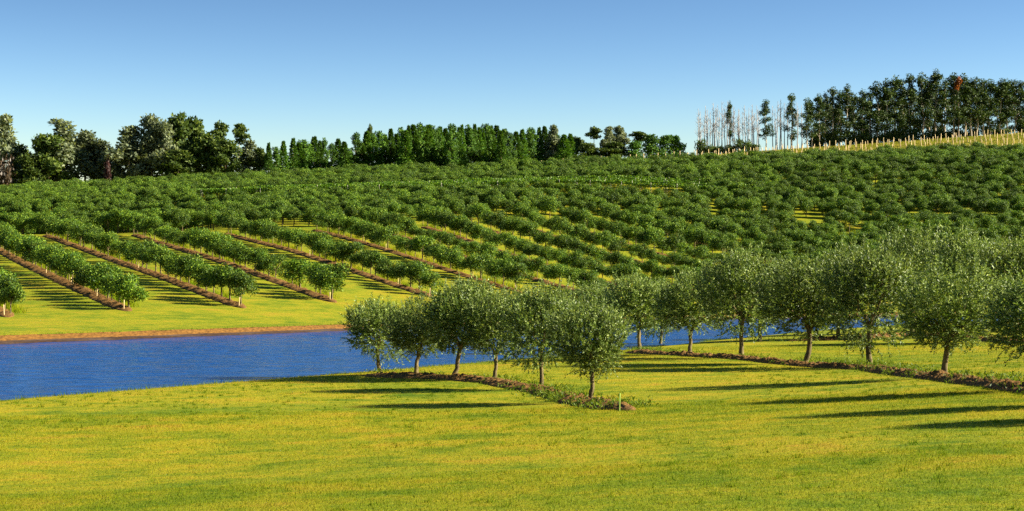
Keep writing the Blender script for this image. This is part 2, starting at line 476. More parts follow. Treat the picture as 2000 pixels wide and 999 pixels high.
me = raw_mesh('pond_bank', B.reshape(-1, 3), Fb, True)
ground_attrs(me, B[..., 0].ravel(), B[..., 1].ravel())
me.materials.append(M['lawn']); me.materials.append(M['bank']); me.materials.append(M['wet'])
me.polygons.foreach_set('material_index', ((q.ravel() >= 4).astype(int) + (q.ravel() >= 7)).astype(np.int32))
structure(link('pond_bank', me))

# ------------------------------------------------------------------ tree builders (meshes)
def lumpy(rng, d):
    """a smooth random radius factor over directions"""
    f = np.ones(len(d))
    for _ in range(9):
        k = rng.normal(size=3); k /= np.linalg.norm(k)
        f += rng.uniform(.10, .30) * np.maximum(0, d @ k - .55) / .45 * rng.choice([1, 1, -1])
    return f
def olive_meshes(seed):
    rng = np.random.default_rng(seed)
    tb = Tubes()
    hgt = rng.uniform(1.25, 1.55); lean = rng.normal(0, .09, 2)
    t = np.linspace(0, 1, 9)
    wob = np.cumsum(rng.normal(0, .018, (9, 2)), 0)
    bend = rng.normal(0, .10, 2)
    P = np.c_[lean[0] * t + wob[:, 0], lean[1] * t + wob[:, 1], -.15 + (hgt + .15) * t]
    tb.add(P, .068 + .05 * (1 - t) ** 4 + .008 * rng.random(9), 9)
    top = P[-1]
    for i in range(6):
        a = i * 1.05 + rng.uniform(-.4, .4); r = rng.uniform(.5, .95); h = rng.uniform(.9, 1.9)
        s = np.linspace(0, 1, 6)
        q = np.c_[top[0] + np.cos(a) * r * s ** 1.2, top[1] + np.sin(a) * r * s ** 1.2, top[2] - .12 + h * s]
        q[1:-1] += rng.normal(0, .04, (4, 3))
        tb.add(q, .042 * (1 - s) + .008, 6)
    trunk = tb.mesh('olive_trunk', M['bark'])
    cz = 2.58; n = 1250
    d = unit(rng.normal(size=(n, 3))); rr = rng.random(n) ** (1 / 2.6) * lumpy(rng, d)
    c = d * rr[:, None] * np.array([1.25, 1.25, 1.28]) + np.array([top[0], top[1], cz])
    up = np.clip((c[:, 2] - 1.9) / 1.2, -1, 1)
    sd = unit(d * np.array([.55, .55, .25]) + np.c_[np.zeros((n, 2)), .35 + .65 * up] + rng.normal(0, .28, (n, 3)))
    sl = rng.uniform(.26, .55, n) * np.where(up > .5, 1.15, .85)
    tall = (up > .3) & (rng.random(n) < .30) & (rr > .55)      # straight young shoots standing out of the top
    sd[tall] = unit(np.c_[rng.normal(0, .2, (tall.sum(), 2)) + d[tall, :2] * .25, np.ones(tall.sum())])
    sl[tall] = rng.uniform(.5, .95, tall.sum())
    gap = np.zeros(n, bool)                                     # a few openings in the crown
    for _ in range(5):
        g_ = unit(rng.normal(size=3)); gap |= (d @ g_ > .93) & (rr > .45)
    sl[gap] *= .25
    k = 25
    s = np.tile(np.linspace(.05, 1, k), (n, 1)); s += rng.uniform(-.03, .03, s.shape)
    droop = -.10 * (1 - up)[:, None] * s ** 2
    LP = c[:, None] + sd[:, None] * (s * sl[:, None])[..., None] + np.stack([0 * s, 0 * s, droop], -1)
    LN = np.repeat(d[:, None], k, 1) + np.array([0, 0, .2]) + rng.normal(0, .5, (n, k, 3))
    LD = unit(sd[:, None] * .75 + rng.normal(0, .5, (n, k, 3)))
    L = rng.uniform(.075, .135, n * k)
    crown = leaf_mesh('olive_crown', LP.reshape(-1, 3), LD.reshape(-1, 3), L, L * rng.uniform(.26, .38, n * k), M['olive'], rng, face=LN.reshape(-1, 3))
    return trunk, crown
def blob_leaves(rng, centres, radii, n, out=.8, up=.25, shell=2.6):
    w = radii.prod(1) ** (2 / 3.); w = w / w.sum()
    i = rng.choice(len(centres), n, p=w)
    d = unit(rng.normal(size=(n, 3)))
    P = centres[i] + d * radii[i] * (rng.random(n) ** (1 / shell))[:, None]
    D = d * out * .4 + np.array([0, 0, up]) + rng.normal(0, .75, (n, 3))
    mid = (centres * w[:, None]).sum(0)
    return P, D, d * .65 + unit(P - mid) * .6 + np.array([0, 0, .15])
def orchard_meshes(seed):
    rng = np.random.default_rng(seed)
    tb = Tubes(); t = np.linspace(0, 1, 5)
    tb.add(np.c_[rng.normal(0, .05) * t, rng.normal(0, .05) * t, -.25 + 1.75 * t], .11 - .03 * t, 6)
    for i in range(5):
        a = i * 1.26 + rng.uniform(-.3, .3); r = rng.uniform(.7, 1.2); s = np.linspace(0, 1, 4)
        tb.add(np.c_[np.cos(a) * r * s, np.sin(a) * r * s, 1.4 + 1.5 * s], .05 * (1 - s) + .012, 5)
    trunk = tb.mesh('orchard_trunk', M['bark'])
    m = 15
    a = rng.uniform(0, 6.28, m); r = 1.55 * np.sqrt(rng.random(m))
    z = 1.45 + 2.15 * rng.random(m) ** .9
    r = r * np.where(z > 3, .75, 1)
    cen = np.c_[np.cos(a) * r, np.sin(a) * r, z]
    radii = rng.uniform(.6, 1.05, (m, 1)) * np.array([[1.0, 1.0, .85]])
    P, D, N0 = blob_leaves(rng, cen, radii, 4300)
    N0 = N0 + rng.normal(0, .25, N0.shape)
    L = rng.uniform(.15, .29, len(P))
    return trunk, leaf_mesh('orchard_crown', P, D, L, L * rng.uniform(.4, .7, len(P)), M['orchard'], rng, face=N0)

def limb_tree(seed, H, trunk_frac, spread, nl, lobe, leaf, nleaf, mat, bark, flat=.7, top_bias=1.0, r0=.35, drop=0.0):
    """a tall tree: stem, rising limbs, a lobe of foliage round each limb end"""
    rng = np.random.default_rng(seed)
    tb = Tubes(); t = np.linspace(0, 1, 9)
    wob = np.cumsum(rng.normal(0, .012 * H, (9, 2)), 0) * .6
    top = H * .86
    P = np.c_[wob[:, 0], wob[:, 1], -.5 + (top + .5) * t]
    tb.add(P, r0 * (1 - .85 * t) + .03, 7)
    cen, radii = [], []
    for i in range(nl):
        u = trunk_frac + (1 - trunk_frac) * (rng.random() ** top_bias)
        b = np.array([np.interp(u, t, P[:, k]) for k in range(3)])
        a = i * 2.4 + rng.uniform(-.5, .5)
        reach = spread * H * rng.uniform(.45, 1) * (1 - .55 * max(0, (u - trunk_frac) / (1 - trunk_frac)) ** 2)
        e = b + np.array([math.cos(a) * reach, math.sin(a) * reach, H * rng.uniform(.02, .12)])
        s = np.linspace(0, 1, 4)[:, None]
        tb.add(b * (1 - s) + e * s + np.array([0, 0, .03 * H]) * (s * (1 - s)), r0 * .28 * (1 - s[:, 0]) + .03, 5)
        rl = lobe * H * rng.uniform(.6, 1.15) * (1.1 - .35 * u)
        e[2] = min(e[2], H - rl * flat * .8)
        cen.append(e); radii.append([rl, rl, rl * flat])
        if drop and rng.random() < drop:
            cen.append(e * .5 + b * .5 + np.array([0, 0, -.04 * H])); radii.append([rl * .7, rl * .7, rl * .6])
    for f_ in (.72, .80, .87):
        k_ = lobe * H * (1.25 - f_ * .55)
        cen.append([np.interp(f_ / .86, t, P[:, 0]) + rng.normal(0, k_ * .4), np.interp(f_ / .86, t, P[:, 1]), H * f_]); radii.append([k_, k_, k_ * flat])
    cen.append([P[-1][0], P[-1][1], H * .93]); radii.append([lobe * H * .75, lobe * H * .75, H * .07])
    P2, D2, N2 = blob_leaves(rng, np.array(cen), np.array(radii), nleaf)
    L = rng.uniform(.7, 1.3, nleaf) * leaf
    crown = leaf_mesh('tree_crown', P2, D2, L, L * rng.uniform(.4, .7, nleaf), M[mat], rng, face=N2)
    return tb.mesh('tree_trunk', M[bark]), crown
def conifer_meshes(seed, H=14):
    rng = np.random.default_rng(seed)
    tb = Tubes(); t = np.linspace(0, 1, 6)
    tb.add(np.c_[0 * t, 0 * t, -.5 + (H * .95 + .5) * t], .26 * (1 - t) + .03, 6)
    n = 4200
    u = rng.random(n) ** 1.15                                  # 0 low .. 1 tip
    z = H * (.10 + .9 * u)
    wmax = H * .19 * (1 - u) ** .85 * (.75 + .35 * np.sin(u * 34 + rng.random() * 6) ** 2) + .1
    a = rng.uniform(0, 6.28, n)
    bump = 1 + .22 * np.sin(a * 3 + u * 21 + rng.random() * 6)
    r = wmax * bump * rng.random(n) ** .45
    P = np.c_[np.cos(a) * r, np.sin(a) * r, z]
    D = np.c_[np.cos(a), np.sin(a), .35 + 0 * a] + rng.normal(0, .45, (n, 3))
    for i in range(14):
        zz = H * rng.uniform(.1, .6); aa = rng.uniform(0, 6.28); rr = H * .1; s = np.linspace(0, 1, 3)
        tb.add(np.c_[np.cos(aa) * rr * s, np.sin(aa) * rr * s, zz + .6 * s], .05 * (1 - s) + .015, 4)
    L = rng.uniform(.35, .75, n)
    return tb.mesh('conifer_trunk', M['darkbark']), leaf_mesh('conifer_crown', P, D, L, L * rng.uniform(.4, .65, n), M['conifer'], rng, face=np.c_[np.cos(a), np.sin(a), .5 + 0 * a] + rng.normal(0, .3, (n, 3)))
def dead_meshes(seed, H=20):
    rng = np.random.default_rng(seed)
    tb = Tubes(); t = np.linspace(0, 1, 8)
    wob = np.cumsum(rng.normal(0, .12, (8, 2)), 0)
    P = np.c_[wob[:, 0], wob[:, 1], -.5 + (H + .5) * t]
    rt = .25 * (1 - .72 * t)
    tb.add(P[:4], rt[:4], 6)
    br = Tubes(); br.add(P[3:], rt[3:], 6)                     # the upper leader carries the bare branches
    for i in range(26):
        u = rng.uniform(.44, .97); b = np.array([np.interp(u, t, P[:, k]) for k in range(3)])
        a = rng.uniform(0, 6.28); ln = H * rng.uniform(.05, .16) * (1.25 - u); s = np.linspace(0, 1, 4)
        q = np.c_[b[0] + np.cos(a) * ln * s, b[1] + np.sin(a) * ln * s, b[2] + ln * 1.1 * s ** 1.3]
        br.add(q, .06 * (1 - s) + .02, 4)
        for _ in range(2):
            k = rng.uniform(.4, .9); e = np.array([np.interp(k, s, q[:, j]) for j in range(3)])
            a2 = a + rng.normal(0, .8); l2 = ln * .45
            br.add(np.c_[e[0] + np.cos(a2) * l2 * s, e[1] + np.sin(a2) * l2 * s, e[2] + l2 * s], .02 * (1 - s) + .010, 3)
    return tb.mesh('dead_trunk', M['deadwood']), br.mesh('dead_branches', M['deadwood'])
def bush_meshes(seed, mat, r=1.0):
    rng = np.random.default_rng(seed)
    tb = Tubes()
    for i in range(5):
        a = i * 1.3; s = np.linspace(0, 1, 4)
        tb.add(np.c_[np.cos(a) * .35 * s, np.sin(a) * .35 * s, -.1 + .9 * s], .06 * (1 - s) + .015, 5)
    m = 10
    cen = np.c_[rng.normal(0, .33, m), rng.normal(0, .33, m), rng.uniform(.3, .8, m)]
    P, D, N0 = blob_leaves(rng, cen, rng.uniform(.25, .45, (m, 1)) * np.ones((1, 3)), 900)
    L = rng.uniform(.1, .2, 900)
    return tb.mesh('bush_stems', M['darkbark']), leaf_mesh('bush_leaves', P, D, L, L * .55, M[mat], rng, face=N0)

def make_tree(name, meshes, loc, rz, scale, label, cat, group, parts=('trunk', 'crown')):
    root = link(name, None, None, loc)
    root.empty_display_size = .5
    root.rotation_euler = (0, 0, rz); root.scale = scale
    tag(root, label, cat, group)
    for pn, me in zip(parts, meshes): link(pn, me, root)
    return root

# ------------------------------------------------------------------ soil ridges under the rows
def soil_ridge(pts, width, hgt, name='soil_ridge', step=.10, clod=1.0, across=23):
    P = resample(np.array(pts, float), max(6, int(np.linalg.norm(np.diff(np.array(pts, float), axis=0), axis=1).sum() / step)))
    tgt = unit(np.gradient(P, axis=0)); nr_ = np.stack([-tgt[:, 1], tgt[:, 0]], 1)
    n = len(P); u = np.linspace(-1, 1, across)
    s = np.arange(n) * step
    wv_ = width * (.8 + .5 * (fbm(s * .5, s * 0 + pts[0][0], 3) - .1))
    taper = np.minimum(1, np.minimum(s, s[::-1]) / (width * 1.5)) ** .5
    X = P[:, None, 0] + nr_[:, None, 0] * u[None] * (wv_ * taper)[:, None] / 2
    Y = P[:, None, 1] + nr_[:, None, 1] * u[None] * (wv_ * taper)[:, None] / 2
    g = height(X, Y, False)
    bump = fbm(X * 1.1, Y * 1.1, 3) + clod * .45 * (vnoise(X * 4.1, Y * 4.1) - .4) + clod * .6 * (vnoise(X * 8.3, Y * 9.3) - .5) + clod * .5 * (vnoise(X * 15.7, Y * 17.1) - .5)
    Z = g + hgt * (1 - u[None] ** 2) ** .8 * (.35 + 1.15 * bump) * taper[:, None] - .05 * (np.abs(u[None]) > .98)
    me = raw_mesh(name, np.stack([X, Y, Z], -1).reshape(-1, 3),
                  (lambda k, q: np.stack([k * across + q, (k + 1) * across + q, (k + 1) * across + q + 1, k * across + q + 1], -1).reshape(-1, 4))(*np.meshgrid(np.arange(n - 1), np.arange(across - 1), indexing='ij')))
    me.materials.append(M['soil'])
    return structure(link(name, me))

# ------------------------------------------------------------------ foreground olives
OL = [olive_meshes(100 + i) for i in range(6)]
def crown_size(me):
    v = np.empty(len(me.vertices) * 3, np.float32); me.vertices.foreach_get('co', v); v = v.reshape(-1, 3)
    w = [np.percentile(v[:, k], 98) - np.percentile(v[:, k], 2) for k in (0, 1)]
    return float(np.percentile(v[:, 2], 98.5)), float(sum(w) / 2)
OLS = {m[1].name: crown_size(m[1]) for m in OL}
def px_tree(name, meshes, px, base, top, H0, wpx, W0, label, cat, group, rz=None, **kw):
    x, y = hit(px, base); z = ground(x, y)
    d = math.hypot(y, x)
    H = (base - top) * y / F
    H0, W0 = OLS[meshes[1].name]
    sx = (wpx * y / F) / W0 if wpx else H / H0
    return make_tree(name, meshes, (x, y, z), random.uniform(0, 6.28) if rz is None else rz, (sx, sx, H / H0), label, cat, group, **kw), (x, y, z)
ROW1 = [(743, 727, 592, 108), (812, 733, 584, 120), (886, 739, 556, 128), (962, 743, 572, 128), (1058, 761, 566, 128), (1155, 788, 598, 128)]
row1_pts = []
G1 = 'olive trees in the short row on the lawn'
L1 = ['small drooping olive tree at the pond end of the short lawn row', 'olive tree second from the pond end of the short lawn row',
      'tall-topped olive tree third from the pond end of the short lawn row', 'olive tree fourth from the pond end of the short lawn row',
      'slim-trunked olive tree beside the last tree of the short lawn row', 'rounded olive tree beside the green stake, last of the short lawn row']
for i, (px, b, t, w) in enumerate(ROW1):
    o, p = px_tree('olive_tree', OL[i % 6], px, b, t, 4.1, w * 1.1, 2.75, L1[i], 'olive tree', G1)
    row1_pts.append(p)
ROW2 = [(1247, 684, 545, 110), (1343, 694, 535, 130), (1447, 700, 500, 145), (1570, 712, 515, 150), (1697, 718, 490, 165), (1847, 738, 520, 175), (2035, 762, 548, 190), (2205, 788, 560, 190), (2385, 812, 570, 190)]
row2_pts = []
G2 = 'olive trees in the long row on the lawn'
L2 = ['olive tree at the pond end of the long lawn row, blue water behind its trunk', 'olive tree second from the pond end of the long lawn row',
      'olive tree third from the pond end of the long lawn row', 'olive tree fourth from the pond end of the long lawn row',
      'broad tall olive tree fifth from the pond end of the long lawn row', 'broad olive tree sixth from the pond end of the long lawn row',
      'olive tree cut off by the right edge of the photo, low hanging sprigs',
      'olive tree of the long lawn row just past the right edge of the photo', 'olive tree at the far end of the long lawn row, well past the right edge']
for i, (px, b, t, w) in enumerate(ROW2):
    o, p = px_tree('olive_tree', OL[(i + 2) % 6], px, b, t, 4.1, w * 1.06, 2.7, L2[i], 'olive tree', G2)
    row2_pts.append(p)
ROW3 = [(1165, 640, 536, 95), (1085, 640, 548, 70), (1288, 672, 548, 100), (1482, 668, 520, 120), (1640, 664, 498, 120), (1782, 652, 458, 125), (1888, 660, 462, 130), (1985, 668, 478, 135)]
G3 = 'olive trees behind the long row'
L3 = ['dark upright olive tree between the short and the long lawn rows', 'upright olive top rising behind the short lawn row',
      'slim olive tree at the water edge behind the long row', 'olive tree behind the third and fourth trees of the long row',
      'olive tree behind the fourth and fifth trees of the long row', 'tall olive tree behind the broad fifth tree, trunk lit beside blue water',
      'tall spreading olive tree behind the sixth tree of the long row', 'tall olive tree at the right edge behind the long row']
row3_pts = []
for i, (px, b, t, w) in enumerate(ROW3):
    o, p = px_tree('olive_tree', OL[(i + 4) % 6], px, b, t, 4.1, w * 1.02, 2.7, L3[i], 'olive tree', G3)
    row3_pts.append(p)

def line_px(pts): return [hit(*p) for p in pts]
soil_ridge(line_px([(708, 735), (780, 738), (886, 741), (962, 748), (1058, 766), (1155, 792), (1235, 803)]), 1.6, .21)
soil_ridge(line_px([(1222, 690), (1343, 696), (1447, 702), (1570, 715), (1697, 722), (1847, 742), (2010, 764), (2205, 792), (2385, 816)]), 1.3, .23)
soil_ridge(line_px([(1540, 667), (1640, 664), (1780, 655), (1880, 662), (2010, 672)][::1]), 1.6, .3)

# stake at the end of the short row
tb = Tubes()
tb.add([(0, 0, -.2), (.004, 0, .3), (.012, 0, .62)], [.021, .021, .020], 5)
x, y = hit(1210, 804)
tag(link('stake', tb.mesh('stake', M['greenstake']), None, (x, y, ground(x, y))), 'bright green stake standing alone in the lawn beyond the last olive', 'stake')

# ------------------------------------------------------------------ hill orchard
ORCH = [orchard_meshes(200 + i) for i in range(10)]
ROWPX = [((20, 618), (-60, 560)), ((252, 606), (0, 490)), ((475, 600), (130, 476)), ((652, 589), (262, 457)), ((845, 580), (475, 465)), ((1012, 570), (797, 500)), ((1145, 545), (1055, 520)), ((1315, 533), (1237, 515))]
ends = []
for a, b in ROWPX[:6]:
    pa, pb = np.array(hit(*a)), np.array(hit(*b))
    ends.append((pa, unit(pb - pa)))
    print('ROW', a, np.round(pa, 1), np.round(unit(pb - pa), 3))
UROW = unit(np.mean([e[1] for e in ends[1:5]], 0)); NROW = np.array([UROW[1], -UROW[0]])
offs = [float(e[0] @ NROW) for e in ends]
print('UROW', UROW, 'offsets', np.round(offs, 1))
for a in ROWPX[6:]:
    pa = np.array(hit(*a[0])); print('extra', a[0], np.round(pa, 1), round(float(pa @ NROW), 1))
gap = 8.6
rows = []                                                      # (start point, direction, nice index)
for i, (pa, u) in enumerate(ends):
    rows.append((pa, UROW if i in (0, 5) else unit(u * .6 + UROW * .4)))
o0 = offs[-1]
for k in range(1, 46):
    off = o0 + 13.6 * k if k <= 6 else o0 + 81.6 + gap * (k - 6)
    # walk down the row line to where it meets the bank strip
    s = np.arange(0, 520, 1.0)
    base = NROW * off
    pts = base[None] + UROW[None] * s[:, None]
    df = dist_poly(pts[:, 0], pts[:, 1], FAR); ins = in_poly(pts[:, 0], pts[:, 1], POND); dn = dist_poly(pts[:, 0], pts[:, 1], NEAR)
    okk = (~ins) & (df > 24) & (df < dn)
    i0 = np.nonzero(okk)[0]
    if len(i0): rows.append((pts[i0[0]], UROW))
def block_limit(x): return 408 + .12 * x + 25 * math.sin(x * .02)
trees = []                                                     # x, y, row, index, block
for r, (p0, u) in enumerate(rows):
    s = 0.8; k = 0
    while s < 420:
        q = p0 + u * s
        if q[1] > block_limit(q[0]): break
        k += 1
        qx, qy, _ = pix(q[0], q[1], ground(*q))
        if (1545 < qx < 1618 and 428 < qy < 456) or (1640 < qx < 1695 and 458 < qy < 484): s += 5; continue    # a bare patch of grass in the rows
        if not (random.random() < .03 and k > 3):
            trees.append((q[0] + random.gauss(0, .25), q[1] + random.gauss(0, .25), r, k, 1))
        s += (5.0 if r < 7 else 4.3) + random.gauss(0, .3)
# the upper blocks: rows run across the slope
vdir = unit(np.array([.984, -.18])); vn = np.array([-vdir[1], vdir[0]])
def in_vines(x, y): return 472 < y + .10 * x < 507 and -98 < x < 52
for k in range(0, 56):
    off = 330 + 7.6 * k
    for s in np.arange(-420, 320, 3.5):
        x, y = vn * off + vdir * (s + (k % 3) * 1.7 + random.gauss(0, .5))
        y += random.gauss(0, .45) + 3.0 * math.sin(x * .021 + k * .4)
        if y < block_limit(x) + 7 or abs(x) > .335 * y + 12: continue
        if y > (632 if x < -30 else 603 - .02 * x) + 4 * math.sin(x * .05): continue
        if in_vines(x, y) or random.random() < .04: continue
        trees.append((x, y, -1, k, 2))
vis = [t for t in trees if abs(t[0]) < .33 * t[1] + 6]
vis.sort(key=lambda t: t[1])
named = sorted([t for t in vis if t[4] == 1 and abs(t[0]) < .318 * t[1] + 2], key=lambda t: t[1])[:292]
nset = set(id(t) for t in named)
print('orchard trees', len(vis), 'named', len(named), 'last at', named[-1][1])
rank = {}
for t in sorted(named, key=lambda t: (t[2], t[1])):
    rank.setdefault(t[2], []).append(id(t))
row_order = {r: i + 1 for i, r in enumerate(sorted(rank))}
GH = 'round orchard trees in rows on the hillside'
for t in named:
    x, y, r, k, _ = t
    ro = row_order[r]; kk = rank[r].index(id(t)) + 1; nrow = len(rank[r])
    lab = f'bushy orchard tree, {nth(kk)} up the hill in the {nth(ro)} hillside row from the left'
    if kk == 1: lab = f'bushy orchard tree at the pond end of the {nth(ro)} hillside row from the left'
    sc = random.uniform(.78, 1.16) * (.92 if r > 5 else 1.05)
    w = sc * random.uniform(1.02, 1.28)
    make_tree('orchard_tree', ORCH[random.randrange(10)], (x, y, ground(x, y) + .12), random.uniform(0, 6.28), (w, w, sc), lab, 'orchard tree', GH)
rest = [t for t in vis if id(t) not in nset]

# the further hundreds as one mass: crowns and trunks set on points
def scatter(name, pts, sources, smin, smax, seed):
    me = bpy.data.meshes.new(name); me.from_pydata([tuple(p) for p in pts], [], [])
    ob = link(name, me)
    ng = bpy.data.node_groups.new(name, 'GeometryNodeTree')
    ng.interface.new_socket('Geometry', in_out='INPUT', socket_type='NodeSocketGeometry')
    ng.interface.new_socket('Geometry', in_out='OUTPUT', socket_type='NodeSocketGeometry')
    N, Lk = ng.nodes, ng.links
    gi, go = N.new('NodeGroupInput'), N.new('NodeGroupOutput')
    ip = N.new('GeometryNodeInstanceOnPoints')
    jn = N.new('GeometryNodeJoinGeometry')
    for s in sources:
        one = N.new('GeometryNodeJoinGeometry')
        for so in s:
            oi = N.new('GeometryNodeObjectInfo'); oi.inputs[0].default_value = so; oi.transform_space = 'ORIGINAL'
            Lk.new(oi.outputs['Geometry'], one.inputs[0])
        g2i = N.new('GeometryNodeGeometryToInstance'); Lk.new(one.outputs[0], g2i.inputs[0]); Lk.new(g2i.outputs[0], jn.inputs[0])
    rv = N.new('FunctionNodeRandomValue'); rv.data_type = 'FLOAT_VECTOR'
    rv.inputs[0].default_value = (0, 0, 0); rv.inputs[1].default_value = (0, 0, 6.28); rv.inputs['Seed'].default_value = seed
    rs = N.new('FunctionNodeRandomValue'); rs.data_type = 'FLOAT'
    rs.inputs[2].default_value = smin; rs.inputs[3].default_value = smax; rs.inputs['Seed'].default_value = seed + 1
    ri = N.new('FunctionNodeRandomValue'); ri.data_type = 'INT'
    ri.inputs[4].default_value = 0; ri.inputs[5].default_value = len(sources) - 1; ri.inputs['Seed'].default_value = seed + 2
    ip.inputs['Pick Instance'].default_value = True
    Lk.new(gi.outputs[0], ip.inputs['Points']); Lk.new(jn.outputs[0], ip.inputs['Instance'])
    Lk.new(ri.outputs[2], ip.inputs['Instance Index']); Lk.new(rv.outputs[0], ip.inputs['Rotation']); Lk.new(rs.outputs[1], ip.inputs['Scale'])
    Lk.new(ip.outputs[0], go.inputs[0])
    md = ob.modifiers.new('scatter', 'NODES'); md.node_group = ng
    return ob
srcs = []
seen = set()
for o in [o for o in C.objects if o.name.startswith('orchard_tree')]:
    ch = {c.name.split('.')[0]: c for c in o.children}
    if ch['crown'].data.name not in seen:
        seen.add(ch['crown'].data.name); srcs.append((ch['trunk'], ch['crown']))
zz = height(np.array([t[0] for t in rest]), np.array([t[1] for t in rest]), False)
stuff(scatter('orchard_trees', [(t[0], t[1], z + .05) for t, z in zip(rest, zz)], srcs, .92, 1.38, 3), 'mass of round orchard trees covering the upper hillside', 'orchard')

for r, (p0, u) in enumerate(rows[:14]):
    q = []
    for s in np.arange(-2.2, 300, 4.0):
        p = p0 + u * s
        if p[1] > block_limit(p[0]): break
        q.append(p)
    q = [p + np.array([-u[1], u[0]]) * .45 for p in q]
    if len(q) > 3: soil_ridge(q, 2.7, .36, step=.3, clod=1.1, across=11)

# ------------------------------------------------------------------ grass, weeds
def blades(name, P, Hh, Wd, mat, rng, lean=.45, lush=None):
    n = len(P)
    d = np.c_[rng.normal(0, lean, (n, 2)), np.ones(n)]
    d = unit(d); a = rng.uniform(0, 3.1416, n); s = np.c_[np.cos(a), np.sin(a), 0 * a]
    Hh = np.broadcast_to(Hh, (n,))[:, None]; Wd = np.broadcast_to(Wd, (n,))[:, None]
    V = np.stack([P - s * Wd / 2, P + s * Wd / 2, P + d * Hh], 1).reshape(-1, 3)
    me = raw_mesh(name, V, np.arange(3 * n).reshape(-1, 3))
    x = np.repeat(P[:, 0], 3); y = np.repeat(P[:, 1], 3)
    ground_attrs(me, x, y, None if lush is None else np.repeat(lush, 3))
    me.materials.append(mat)
    return link(name, me)
rng = np.random.default_rng(77)
def frustum_pts(n, y0, y1, power=1.0):
    y = y0 + (y1 - y0) * rng.random(n) ** power
    x = (rng.random(n) * 2 - 1) * (.345 * y + 2)
    return x, y
xs, ys = [], []
for n, a, b in ((150000, 16, 34), (130000, 34, 60), (90000, 60, 130)):
    y = np.sqrt(a * a + (b * b - a * a) * rng.random(n)); xs.append((rng.random(n) * 2 - 1) * (.335 * y + 2)); ys.append(y)
x = np.concatenate(xs); y = np.concatenate(ys)
keep = (~in_poly(x, y, POND)) & (dist_poly(x, y, NEAR) < dist_poly(x, y, FAR)) & (dist_poly(x, y, NEAR) > .25)
x, y = x[keep], y[keep]
P = np.c_[x, y, height(x, y) - .01]
sc = .6 + y / 70
stuff(blades('grass', P, rng.uniform(.035, .075, len(x)) * sc, .012 * sc, M['blade'], rng), 'short mown yellow-green grass covering the lawn', 'grass')

# longer tufts missed by the mower
nt = 2600
y = np.sqrt(17 ** 2 + (95 ** 2 - 17 ** 2) * rng.random(nt)); x = (rng.random(nt) * 2 - 1) * (.335 * y + 2)
k = (vnoise(x * .16 + 5, y * .16) > .48) & (~in_poly(x, y, POND)) & (dist_poly(x, y, NEAR) < dist_poly(x, y, FAR)) & (dist_poly(x, y, NEAR) > .6)
x, y = np.repeat(x[k], 14), np.repeat(y[k], 14)
x = x + rng.normal(0, .06, len(x)); y = y + rng.normal(0, .06, len(x))
P = np.c_[x, y, height(x, y) - .01]
stuff(blades('grass_tufts', P, rng.uniform(.06, .15, len(x)), .012 + y / 5000, M['tuft'], rng, .5, np.full(len(x), .55)), 'longer green grass tufts scattered over the mown lawn', 'grass')
# ragged grass hanging over the lip of the far bank, sparse along the near waterline
b_i = rng.integers(0, 900, 5200); o_ = rng.uniform(.25, .6, 5200)
kk = fbm(b_i * .06, b_i * 0 + 3.3, 3) > .40
xy = bp_[b_i] + nrm[b_i] * o_[:, None] + rng.normal(0, .12, (5200, 2)); xy = xy[kk]
n_i = resample(NEAR, 4200); nt_ = unit(np.gradient(n_i, axis=0)); nn_ = np.stack([nt_[:, 1], -nt_[:, 0]], 1)
sel = np.nonzero(fbm(np.arange(4200) * .02, np.arange(4200) * 0 + 8.1, 3) > .50)[0]
sel = np.repeat(sel, 3)
xn = n_i[sel] + nn_[sel] * rng.normal(.15, .16, (len(sel), 1))
z1 = far_land(xy[:, 0], xy[:, 1], np.full(len(xy), .5)) - .03
P = np.concatenate([np.c_[xy, z1], np.c_[xn, np.maximum(height(xn[:, 0], xn[:, 1]), -.05) - .02]])
stuff(blades('bank_grass', P, rng.uniform(.15, .4, len(P)), rng.uniform(.03, .06, len(P)), M['tuft'], rng, .55, np.full(len(P), .8)), 'ragged grass along the edges of the pond', 'grass')

# tall grass along the hill rows
px_, py_, lv = [], [], []
for r, (p0, u) in enumerate(rows[:22]):
    nv = np.array([u[1], -u[0]])
    for s in np.arange(4, 300, .02):
        q = p0 + u * s
        if q[1] > block_limit(q[0]): break
        if rng.random() < .55 + .45 * (vnoise(s * .12, r * 7.7) > .5):
            continue
        w = q + nv * (1.3 + rng.normal(0, .55))
        px_.append(w[0]); py_.append(w[1])
px_, py_ = np.array(px_), np.array(py_)
P = np.c_[px_, py_, height(px_, py_, False) - .02]
stuff(blades('tall_grass', P, rng.uniform(.5, 1.15, len(P)), rng.uniform(.06, .13, len(P)), M['tall'], rng, .3, np.zeros(len(P))), 'tall yellow-green grass along the hillside tree rows', 'grass')

# weeds round the foreground soil ridges
wp, wd, wl_ = [], [], []
def weeds(pts, n, spread, hh, side=0.0):
    Q_ = resample(np.array(pts), 400)
    tg_ = unit(np.gradient(Q_, axis=0)); nv_ = np.stack([tg_[:, 1], -tg_[:, 0]], 1)
    for _ in range(n):
        i = rng.integers(0, 400)
        if vnoise(i * .06, n * .37) < .42: continue
        c = Q_[i] + nv_[i] * (side + rng.normal(0, spread))
        z = ground(c[0], c[1]); h = hh * rng.uniform(.5, 1.2)
        for _ in range(16):
            wp.append((c[0] + rng.normal(0, .10), c[1] + rng.normal(0, .10), z + h * rng.uniform(0, .9)))
            wd.append((rng.normal(0, .7), rng.normal(0, .7), .8)); wl_.append(rng.uniform(.08, .18))
r1 = [p[:2] for p in row1_pts]; r2 = [p[:2] for p in row2_pts]; r3 = [p[:2] for p in row3_pts if p[0] > 20]
r1e = r1 + [hit(1235, 800)]
weeds(r1e, 380, .7, .2); weeds(r1e[-3:], 260, .6, .32, .4)
weeds(r2, 560, .7, .3); weeds(r2[3:], 520, .5, .42)
